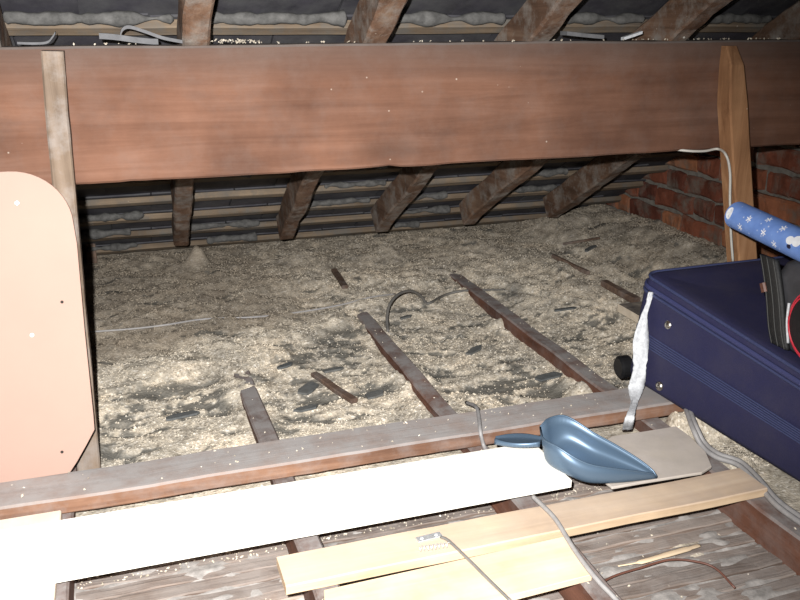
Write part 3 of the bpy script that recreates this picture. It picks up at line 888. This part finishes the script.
def suitcase():
    root = empty('suitcase', S(0.5, 0.5, 0))
    tag(root, 'navy blue fabric suitcase lying flat with steel studs and a white ribbon', 'suitcase')
    lev = [(0.0, 0.018), (0.03, 0.006), (0.08, 0.0), (0.45, -0.002), (0.80, -0.001), (0.90, 0.0), (0.965, 0.004), (0.992, 0.012), (1.0, 0.022)]
    V, F = [], []
    for w_, ins_ in lev:
        for u, v in rrect(0.042, ins_): V.append(S(u, v, w_))
    n = len(rrect(0.042))
    for i in range(len(lev)-1):
        for j in range(n): F.append((i*n+j, i*n+(j+1) % n, (i+1)*n+(j+1) % n, (i+1)*n+j))
    # top: sunken middle with soft sag
    k0 = (len(lev)-1)*n
    prev = k0
    for ins_, dw in ((0.05, -0.01), (0.09, -0.03), (0.14, -0.035), (0.19, -0.03)):
        k = len(V)
        for u, v in rrect(0.042, ins_): V.append(S(u, v, 1.0+dw+0.012*noise.noise(Vector((u*4, v*5, 1)))))
        for j in range(n): F.append((prev+j, prev+(j+1) % n, k+(j+1) % n, k+j))
        prev = k
    F.append(tuple(prev+j for j in range(n))); F.append(tuple(range(n-1, -1, -1)))
    o = mesh('body', V, F, M['navy'], root, smooth=True); fixn(o)
    for w_, r, mt_ in ((0.985, 0.0042, 'navypipe'), (0.865, 0.0034, 'navypipe')):
        pts = [S(u, v, w_) for u, v in rrect(0.042, 0.006 if w_ > 0.95 else -0.001)]
        mesh('piping', *tube(pts, r, 8, 1, closed=True, smoothp=False), M[mt_], root, smooth=True)
    pts = [S(u, v, 0.905) for u, v in rrect(0.042, 0.0)]
    mesh('zip', *tube(pts, 0.0036, 6, 1, closed=True, smoothp=False, flat=2.0), M['zip'], root, smooth=True)
    # ribbed reinforcing band along the side
    rp = rrect(0.042, -0.0022)
    rp = [q for q in rp if q[0] < 0.5]
    for k in range(6):
        pts = [S(u, v, 0.40+0.022*k) for u, v in rp]
        mesh('rib', *tube(pts, 0.0020, 6, 1, smoothp=False), M['navypipe'], root, smooth=True)
    # studs
    def onside(px, py):
        a_, b_, c_ = S(-0.004, 0.1, 0.1), S(-0.004, 0.9, 0.1), S(-0.004, 0.1, 0.9)
        nr = (b_-a_).cross(c_-a_).normalized()
        d = ray(px, py); return CAM+d*((a_-CAM).dot(nr)/d.dot(nr)), (nr if nr.x < 0 else -nr)
    for px, py in ((668, 325), (659, 386), (905, 470), (915, 540)):
        c, nr = onside(px, py)
        if px > 800: c = S(-0.004, 0.90, 0.72 if py < 500 else 0.2)
        V, F = [], []
        u_ = nr.orthogonal().normalized(); s_ = nr.cross(u_)
        for i in range(5):
            a_ = math.pi/2*i/4
            for j in range(14):
                t = 2*math.pi*j/14
                V.append(c-nr*0.003+nr*0.0085*math.sin(a_)+(u_*math.cos(t)+s_*math.sin(t))*0.0115*max(math.cos(a_), 0.05))
        for i in range(4):
            for j in range(14): F.append((i*14+j, i*14+(j+1) % 14, i*14+14+(j+1) % 14, i*14+14+j))
        F.append(tuple(range(13, -1, -1))); F.append(tuple(56+j for j in range(14)))
        o = mesh('stud', V, F, M['chrome'], root, smooth=True); fixn(o); o['label'] = 'domed steel stud'
    # wheel on the far end
    for uu in (0.07, 0.74):
        c = S(uu, -0.052, 0.0); c.z = 0.052
        wv, wf = [], []
        ax_ = Vector((1, -0.1, 0)).normalized()
        u_ = Vector((0, 0, 1)); s_ = ax_.cross(u_)
        prof = [(-0.016, 0.004), (-0.016, 0.022), (-0.011, 0.028), (0.011, 0.028), (0.016, 0.022), (0.016, 0.004)]
        for d_, r in prof:
            for j in range(20):
                t = 2*math.pi*j/20
                wv.append(c+ax_*d_+(u_*math.cos(t)+s_*math.sin(t))*r)
        for i in range(len(prof)-1):
            for j in range(20): wf.append((i*20+j, i*20+(j+1) % 20, i*20+20+(j+1) % 20, i*20+20+j))
        wf.append(tuple(range(19, -1, -1))); wf.append(tuple(100+j for j in range(20)))
        wh = mesh('wheel', wv, wf, M['rubber'], root, smooth=False); fixn(wh); wh['label'] = 'black plastic wheel'
        mesh('wheel_bracket', *beam(c+Vector((0.02, 0, 0)), S(uu+0.06, 0.02, 0.10), 0.02, 0.02, 4, 0, 0.004), M['rubber'], root)
    # zip pull and the frayed white ribbon hanging from it
    z0, nr = onside(651, 291)
    pull = mesh('zip_pull', *tube([z0+nr*0.004, z0+nr*0.007+Vector((0, 0, -0.012)), z0+nr*0.006+Vector((0, 0, -0.02))], 0.003, 6, 4), M['chrome'], root, smooth=True)
    path = [(651, 292, 3), (648, 303, 6), (644, 318, 9), (641, 340, 15), (640, 360, 17), (639, 375, 17), (636, 388, 15), (634, 402, 9), (630, 418, 11), (627, 431, 8)]
    pts = []
    ys_ = [z0.y-0.006, z0.y-0.012, z0.y-0.02, z0.y-0.03, z0.y-0.04, z0.y-0.05, 1.500, 1.470, 1.440, 1.424]
    for (px, py, wpx), yy in zip(path, ys_):
        p = Yp(px, py, yy)
        if py == 388: p = Zp(px, py, 0.056)
        if py in (402, 418): p = Zp(px, py, 0.047)
        if py == 431: p = Yp(px, py, 1.416)
        pts.append((p, wpx*0.0020))
    V, F = [], []
    P = smooth_path([p for p, _ in pts], 6)
    for i, p in enumerate(P):
        k = min(i/6, len(pts)-1.001); a_ = int(k)
        wd = pts[a_][1]*(1-(k-a_))+pts[a_+1][1]*(k-a_)
        wd *= 1+0.12*noise.noise(Vector((i*0.9, 0, 0)))
        for j in range(7):
            q = j/6-0.5
            V.append(p+rt*q*wd+nr*(0.0035*math.sin(q*9+i*0.35)))
    for i in range(len(P)-1):
        for j in range(6): F.append((i*7+j, i*7+j+1, i*7+8+j, i*7+7+j))
    o = mesh('ribbon', V, F, M['ribbon'], root, smooth=True); o['label'] = 'crumpled white ribbon tied to the zip'
    md = o.modifiers.new('thick', 'SOLIDIFY'); md.thickness = 0.0012; md.offset = 0
suitcase()

# ------------------------------------------------------------------ black bag on the suitcase, roll of paper on the bag
A0 = Dp(737, 215, 1.75); A1 = Dp(803, 246, 1.56)
rdir = (A1-A0).normalized(); RR = 0.0282
RL = 0.70
A1 = A0+rdir*RL
def bag():
    xl, xr, yf, yn, zt = 1.160, 1.44, 1.242, 0.96, 0.4195
    root = empty('holdall', ((xl+xr)/2, (yf+yn)/2, 0.25))
    tag(root, 'black nylon holdall with red piping standing on the suitcase', 'bag')
    def stop(x, y):            # height of the suitcase lid below
        v = (1.59-y)/0.63; return 0.296+(0.224-0.296)*v-0.0015
    V, F = [], []
    lev = [(0.0, 0.016), (0.06, 0.005), (0.2, 0.0), (0.5, -0.002), (0.8, 0.0), (0.93, 0.008), (0.985, 0.022), (1.0, 0.045)]
    ring = []
    for cx, cy, a0 in ((xr, yf, 0), (xl, yf, 90), (xl, yn, 180), (xr, yn, 270)):
        for k in range(7):
            t = math.radians(a0+15*k); r = 0.035
            ring.append((cx-math.copysign(r, cx-1.3)+r*math.cos(t), cy-math.copysign(r, cy-1.1)+r*math.sin(t)))
    n = len(ring)
    for w_, ins_ in lev:
        for x, y in ring:
            d_ = Vector((x-1.30, y-1.10, 0)).normalized()
            z0 = stop(x, y)
            p = Vector((x, y, z0+(zt-z0)*w_))-d_*ins_
            if 0 < w_ < 0.99: p += d_*0.005*noise.noise(p*22)
            V.append(p)
    for i_ in range(len(lev)-1):
        for j_ in range(n): F.append((i_*n+j_, i_*n+(j_+1) % n, (i_+1)*n+(j_+1) % n, (i_+1)*n+j_))
    F.append(tuple(range(n-1, -1, -1))); F.append(tuple((len(lev)-1)*n+j_ for j_ in range(n)))
    o = mesh('body', V, F, M['greynylon'], root, smooth=True); fixn(o)
    xs_ = xl-0.004
    def at(px, py, dx=0.0): return Xp(px, py, xs_-dx)
    # upright webbing strap with stitched edges and a small brown buckle
    pth = [at(768, 257), at(771, 275, 0.004), at(774, 300, 0.006), at(776, 328, 0.005), at(779, 346, 0.002)]
    P = smooth_path(pth, 6)
    V, F = [], []
    for p in P:
        for q, dz in ((-0.5, 0), (-0.42, -0.003), (0, -0.002), (0.42, -0.003), (0.5, 0), (0.5, 0.006), (-0.5, 0.006)):
            V.append(p+Vector((dz, q*0.046, 0)))
    for i_ in range(len(P)-1):
        for j_ in range(7): F.append((i_*7+j_, i_*7+(j_+1) % 7, i_*7+7+(j_+1) % 7, i_*7+7+j_))
    F.append(tuple(range(6, -1, -1))); F.append(tuple((len(P)-1)*7+j_ for j_ in range(7)))
    st = mesh('strap', V, F, M['webbing'], root, smooth=True); fixn(st)
    for q in (-0.36, 0.0, 0.36):
        mesh('stitching', *tube([p+Vector((-0.0030, q*0.046, 0)) for p in P], 0.0009, 5, 1, smoothp=False), M['greythread'], st, smooth=True)
    mesh('buckle', *beam(at(763, 283, 0.008), at(765, 292, 0.008), 0.014, 0.010, 4, 0, 0.003, (0, 1, 0)), M['brownwire'], root)
    # rounded side pocket outlined by two red cords
    c0 = at(818, 328); hy = abs(at(790, 326).y-c0.y); hz = 0.068
    V, F = [], []
    for i_, (rr, off) in enumerate(((1.0, 0.012), (1.0, -0.006), (0.85, -0.012), (0.02, -0.015))):
        for j_ in range(28):
            t = 2*math.pi*j_/28
            V.append(c0+Vector((off, hy*rr*math.cos(t), hz*rr*math.sin(t))))
    for i_ in range(3):
        for j_ in range(28): F.append((i_*28+j_, i_*28+(j_+1) % 28, i_*28+28+(j_+1) % 28, i_*28+28+j_))
    F.append(tuple(84+j_ for j_ in range(28)))
    o = mesh('side_pocket', V, F, M['black'], root, smooth=True); fixn(o)
    for rr, off in ((1.0, -0.006), (0.90, -0.011)):
        pts = [c0+Vector((off, hy*rr*math.cos(2*math.pi*k/36), hz*rr*math.sin(2*math.pi*k/36))) for k in range(36)]
        mesh('red_cord', *tube(pts, 0.0017, 6, 1, closed=True, smoothp=False), M['red'], root, smooth=True)
    mesh('pale_edging', *tube([at(789, 303, 0.004), at(787, 322, 0.004), at(788, 343, 0.003)], 0.0026, 6, 6), M['ribbon'], root, smooth=True)
bag()

def roll():
    root = empty('paper_roll', A0)
    tag(root, 'blue wrapping paper roll with white winter print resting on the black holdall', 'paper roll')
    u_ = rdir.orthogonal().normalized(); s_ = rdir.cross(u_)
    V, F = [], []
    n = 72
    prof = [(0.0, RR), (RL, RR), (RL, RR-0.006), (0.0, RR-0.006)]
    for d_, r in prof:
        for j in range(n):
            t = 2*math.pi*j/n
            V.append(A0+rdir*d_+(u_*math.cos(t)+s_*math.sin(t))*r)
    for i in range(4):
        k = (i+1) % 4
        for j in range(n): F.append((i*n+j, i*n+(j+1) % n, k*n+(j+1) % n, k*n+j))
    o = mesh('paper', V, F, M['paper'], root, smooth=False); fixn(o)
    # printed motifs hugging the paper
    tocam = CAM-A0; tocam = (tocam-rdir*tocam.dot(rdir)).normalized(); sp = rdir.cross(tocam)
    def patch(name, d_, ang, a_, c_, mt_):
        V = [None]; F = []
        def pt(dd, aa): return A0+rdir*dd+(tocam*math.cos(aa)+sp*math.sin(aa))*(RR+0.0007)
        V[0] = pt(d_, ang)
        for j in range(16):
            t = 2*math.pi*j/16; V.append(pt(d_+a_*math.cos(t), ang+c_/RR*math.sin(t)))
        F = [(0, 1+j, 1+(j+1) % 16) for j in range(16)]
        h = mesh(name, V, F, M[mt_], root)
        return h
    for d_, an, a_, c_, mt_ in ((0.012, 0.10, 0.009, 0.013, 'printwhite'), (0.205, 0.02, 0.010, 0.008, 'printwhite'), (0.222, -0.12, 0.012, 0.011, 'printwhite'),
                                (0.208, 0.42, 0.006, 0.004, 'printdark'), (0.40, 0.1, 0.012, 0.011, 'printwhite'), (0.385, 0.2, 0.010, 0.008, 'printwhite')):
        patch('printed_motif', d_, an, a_, c_, mt_)
    for d_, an in ((0.055, 0.7), (0.075, -0.1), (0.12, -0.65), (0.13, 0.3), (0.165, 0.75), (0.17, -0.5), (0.25, 0.5), (0.27, -0.6), (0.30, 0.2), (0.33, -0.3), (0.36, 0.6)):
        for k in range(3):
            t = math.pi*k/3+0.3
            V = []
            L_, w_ = 0.0075, 0.0012
            for q, e in ((-1, -1), (1, -1), (1, 1), (-1, 1)):
                dx = q*L_*math.cos(t)-e*w_*math.sin(t); dy = q*L_*math.sin(t)+e*w_*math.cos(t)
                V.append(A0+rdir*(d_+dx)+(tocam*math.cos(an+dy/RR)+sp*math.sin(an+dy/RR))*(RR+0.0008))
            mesh('printed_flake', V, [(0, 1, 2, 3)], M['printwhite'], root)
roll()

# ------------------------------------------------------------------ offcut behind the suitcase
e0 = Zp(617, 311, 0.012)
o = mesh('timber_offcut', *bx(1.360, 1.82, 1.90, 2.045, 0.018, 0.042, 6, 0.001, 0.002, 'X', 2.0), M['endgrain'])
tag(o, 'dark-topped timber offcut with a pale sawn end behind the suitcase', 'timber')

# ------------------------------------------------------------------ cables
def cable(name, pts, r, mt_, label, cat='cable', flat=1.0):
    o = mesh(name, *tube(pts, r, 8, 6, flat=flat), M[mt_], smooth=True)
    tag(o, label, cat); return o
pts = [on_ins(x, y, 0.004) for x, y in ((88, 332), (130, 329), (165, 325), (205, 319), (255, 317), (300, 312), (340, 305), (372, 297), (395, 294))]
cable('cable', pts, 0.0028, 'cable', 'thin grey cable lying across the insulation from the post to the loop')
p = [on_ins(388, 338, 0.0), on_ins(388, 332, 0.004)]
zc = p[0].z
q0, q1 = p[1], on_ins(426, 303, 0.004)
arc = [q0]
dq = q0.lerp(q1, 0.5)
for px, py, k in ((387, 318, 0.2), (390, 304, 0.4), (399, 294, 0.6), (411, 291, 0.8), (421, 296, 0.95)):
    arc.append(Yp(px, py, q0.y+(q1.y-q0.y)*k))
arc += [q1, on_ins(432, 302, 0.004), on_ins(445, 295, 0.004), on_ins(462, 291, 0.004), on_ins(485, 290, 0.004), on_ins(505, 290, 0.001)]
cable('cable', arc, 0.0045, 'darkcable', 'dark grey cable rising in a loop out of the insulation')
pts = [Zp(470, 398, 0.030)+Vector((0, 0.02, -0.02)), Zp(476, 407, 0.038), Zp(479, 418, 0.041), Zp(480, 428, 0.041), Yp(481, 435, BINDER[0]-0.006), Yp(484, 446, BINDER[0]-0.009), Zp(491, 458, 0.002), Zp(500, 466, -0.01)]
cable('cable', pts, 0.0042, 'cable', 'short light grey cable bent over the flat timber beside the scoop handle')
for k, (ox, oz) in enumerate(((0.0, 0.0), (0.012, 0.001))):
    pts = [Zp(684, 402, 0.041), Zp(689, 418, 0.042), Zp(694, 431, 0.036), Zp(702, 446, 0.014), Zp(716, 457, 0.010), Zp(738, 465, 0.008), Zp(757, 483, 0.007), Zp(774, 503, 0.007), Zp(795, 519, 0.006), Zp(835, 545, 0.006)]
    cable('cable', [q+Vector((ox, ox*0.6, oz)) for q in pts], 0.0055, 'cable',
          ['outer dusty grey cable of the pair running beside the suitcase', 'inner dusty grey cable of the pair, the one closer to the suitcase'][k])
pts = [Zp(534, 498, 0.020)+Vector((0, 0.004, 0)), Zp(543, 506, 0.0235), Zp(556, 520, 0.0235), Zp(572, 546, 0.020), Zp(586, 566, 0.018), Zp(600, 583, 0.012), Zp(618, 602, 0.0), Zp(640, 632, -0.01)]
cable('cable', pts, 0.0042, 'cable', 'grey cable crossing the pine plank and the end of the plywood')
pts = [Zp(588, 592, -0.056), Zp(612, 577, -0.054), Zp(640, 568, -0.050), Zp(668, 560, -0.046), Zp(693, 561, -0.046), Zp(715, 568, -0.05), Zp(735, 588, -0.058)]
cable('wire', pts, 0.0020, 'brownwire', 'thin brown wire arching over the bare laths', 'wire')
pts = [Yp(672, 149, 1.672), Yp(690, 151, 1.654), Yp(705, 151, 1.652), Yp(718, 149, 1.650), Yp(726, 155, 1.606), Yp(730, 172, 1.606), Yp(730, 200, 1.606), Yp(731, 235, 1.606), Yp(733, 262, 1.606)]
cable('cable', pts, 0.0030, 'whitecable', 'white cable coming out under the beam and running down the leaning strut')
pts = [Yp(684, 38, 1.668), Yp(683, 27, 1.662), Yp(685, 14, 1.65), Yp(693, 2, 1.625), Yp(704, -12, 1.60)]
cable('cable', pts, 0.0030, 'whitecable', 'pale cable hanging down the dusty rafter above the beam')

# ------------------------------------------------------------------ small things
def bracket():
    root = empty('metal_latch', Zp(433, 543, 0.019))
    tag(root, 'small galvanised metal latch with a long thin grey rod on the planks', 'latch')
    a, c = Zp(417, 540, 0.0205), Zp(441, 534, 0.0205)
    mesh('plate', *beam(a, c, 0.014, 0.002, 2, 0, 0.0005), M['galv'], root)
    for t in (0.2, 0.8):
        mesh('rivet', *disc(a.lerp(c, t)+Vector((0, 0, 0.0008)), (0, 0, 1), 0.003, 0.0012), M['screw'], root)
    # coil spring below the plate
    p0, p1 = Zp(419, 549, 0.0245), Zp(449, 545, 0.0245)
    t = (p1-p0).normalized(); u_ = Vector((0, 0, 1)); s_ = t.cross(u_)
    pts = []
    for k in range(97):
        a_ = k/96
        pts.append(p0.lerp(p1, a_)+(u_*math.cos(a_*2*math.pi*8)+s_*math.sin(a_*2*math.pi*8))*0.0042)
    mesh('spring', *tube(pts, 0.0009, 5, 1, smoothp=False), M['galv'], root, smooth=True)
    mesh('rod', *tube([Zp(441, 537, 0.022), Zp(449, 541, 0.024), Zp(470, 561, 0.023), Zp(490, 581, 0.021), Zp(514, 604, 0.0195)], 0.0026, 8, 4), M['rod'], root, smooth=True)
bracket()

# curved torn splinter of lath in front
o = mesh('lath_splinter', *tube([Zp(618, 566, -0.055), Zp(640, 562, -0.052), Zp(665, 555, -0.047), Zp(690, 548, -0.052), Zp(700, 545, -0.058)], [0.002, 0.006, 0.007, 0.005, 0.002], 6, 6, flat=0.35), M['ply'], smooth=True)
tag(o, 'torn pale lath splinter curling up beside the brown wire', 'splinter')

def stick(name, a, c, wd, ht, label, mt_='stick', cat='stick'):
    pa, pc = on_ins(*a, 0.010), on_ins(*c, 0.010)
    o = mesh(name, *beam(pa, pc, wd, ht, 8, 0.0015, 0.002, None, 20, pa.x*9), M[mt_])
    return tag(o, label, cat)
stick('stick', (314, 374), (354, 401), 0.020, 0.012, 'short broken brown stick lying on the insulation between two joists')
stick('stick', (553, 256), (588, 273), 0.014, 0.014, 'dark broken stick half sunk in the insulation near the brick wall')
stick('stick', (604, 283), (637, 301), 0.026, 0.02, 'dark stick poking out of the insulation behind the offcut')
stick('stick', (563, 244), (600, 238), 0.012, 0.008, 'thin dark sliver lying at the foot of the brick wall')
stick('stick', (334, 270), (345, 287), 0.020, 0.012, 'dark stub showing in the insulation above the looped cable')

def shard(px, py, L, W, ang):
    p = on_ins(px, py, 0.003)
    ca, sa = math.cos(ang), math.sin(ang)
    poly = []
    n = random.randint(5, 7)
    for k in range(n):
        t = 2*math.pi*k/n+random.uniform(-0.25, 0.25)
        x, y = L/2*math.copysign(abs(math.cos(t))**0.6, math.cos(t))*random.uniform(0.85, 1.05), W/2*math.copysign(abs(math.sin(t))**0.6, math.sin(t))*random.uniform(0.85, 1.05)
        poly.append(p+Vector((x*ca-y*sa, x*sa+y*ca, 0.004+0.10*x)))
    o = mesh('slate_shard', *prism(poly, (0, 0, 0.005)), M['shard']); fixn(o)
    return o
g = 'slate shards on the insulation'
tag(shard(308, 391, 0.062, 0.038, 0.75), 'squarish grey slate shard beside the broken brown stick', 'slate shard', g)
tag(shard(475, 352, 0.070, 0.025, 0.5), 'long dark slate shard between the two exposed joists', 'slate shard', g)
for px, py, L, W, a_, lab in (
        (374, 397, 0.050, 0.032, 0.1, 'squat grey slate shard just past the lower end of the broken stick'),
        (306, 411, 0.060, 0.022, 0.0, 'flat slate shard between the squarish shard and the dusty timber'),
        (333, 372, 0.060, 0.018, -0.1, 'thin dark slate sliver beside the upper end of the broken stick'),
        (285, 368, 0.045, 0.020, 0.3, 'small slate chip beside the nearly buried grey joist'),
        (406, 319, 0.045, 0.016, 0.1, 'small dark slate chip under the looped cable'),
        (548, 379, 0.075, 0.034, 0.0, 'broad slate shard at the foot of the long exposed joist'),
        (565, 311, 0.075, 0.016, -0.2, 'thin slate sliver lying between the long joist and the offcut'),
        (590, 250, 0.080, 0.020, 0.5, 'dark slate sliver below the thin sliver at the wall foot'),
        (182, 418, 0.080, 0.024, 0.0, 'flat dark slate shard between the post and the nearly buried joist')):
    tag(shard(px, py, L, W, a_), lab, 'slate shard', g)

# felt scraps lying on top of the beam
def strip(name, pts, wd, th, mt_, label):
    V, F = [], []
    P = smooth_path(pts, 6)
    for p in P:
        V += [p+Vector((0, -wd/2, 0)), p+Vector((0, wd/2, 0)), p+Vector((0, wd/2, th)), p+Vector((0, -wd/2, th))]
    for i in range(len(P)-1):
        for j in range(4): F.append((i*4+j, i*4+(j+1) % 4, i*4+4+(j+1) % 4, i*4+4+j))
    F.append((3, 2, 1, 0)); n = (len(P)-1)*4; F.append((n, n+1, n+2, n+3))
    o = mesh(name, V, F, M[mt_]); fixn(o)
    return tag(o, label, 'scrap', 'scraps on top of the beam')
zt = PUR_Z1+0.001
ym = (PUR_Y0+PUR_Y1)/2-0.012
def onb(px, dz): 
    q = Yp(px, 44, ym); return Vector((q.x, ym, zt+dz))
strip('felt_scrap', [onb(100, 0.011), onb(115, 0.009), onb(135, 0.004), onb(150, 0.001), onb(158, 0.0005)], 0.028, 0.010, 'felt', 'flat grey felt scrap lying under the bent one on the beam')
strip('felt_scrap', [onb(121, 0.014), onb(124, 0.024), onb(131, 0.028), onb(146, 0.020), onb(163, 0.009), onb(182, 0.002)], 0.030, 0.006, 'felt', 'bent grey felt scrap humped on the beam near the pale post')
strip('felt_scrap', [onb(18, 0.003), onb(36, 0.002), onb(48, 0.004), onb(54, 0.013), onb(57, 0.020)], 0.028, 0.004, 'felt', 'grey felt scrap turned up at one end behind the pale post top')
strip('felt_scrap', [onb(563, 0.012), onb(580, 0.008), onb(600, 0.004)], 0.03, 0.008, 'felt', 'flat grey felt scrap on the beam beside the chalky splinter')
strip('plaster_splinter', [onb(622, 0.001), onb(632, 0.008), onb(640, 0.014)], 0.012, 0.006, 'ribbon', 'chalky white splinter sticking up from the beam top')

# odd timber at the eaves
p = on_ins(92, 262)
o = mesh('timber_stub', *beam((p.x, p.y, p.z-0.03), (p.x, p.y+0.01, p.z+0.075), 0.035, 0.03, 6, 0.002, 0.003, (1, 0, 0), 20), M['stick'])
tag(o, 'short upright timber stub at the eaves beside the post', 'timber')
p = on_ins(143, 248)
q = Yp(181, 228, p.y+0.03)
o = mesh('stick', *beam(p, q, 0.016, 0.012, 6, 0.001, 0.002), M['batten'])
tag(o, 'slanting stick leaning against the rafter foot at the eaves', 'stick')
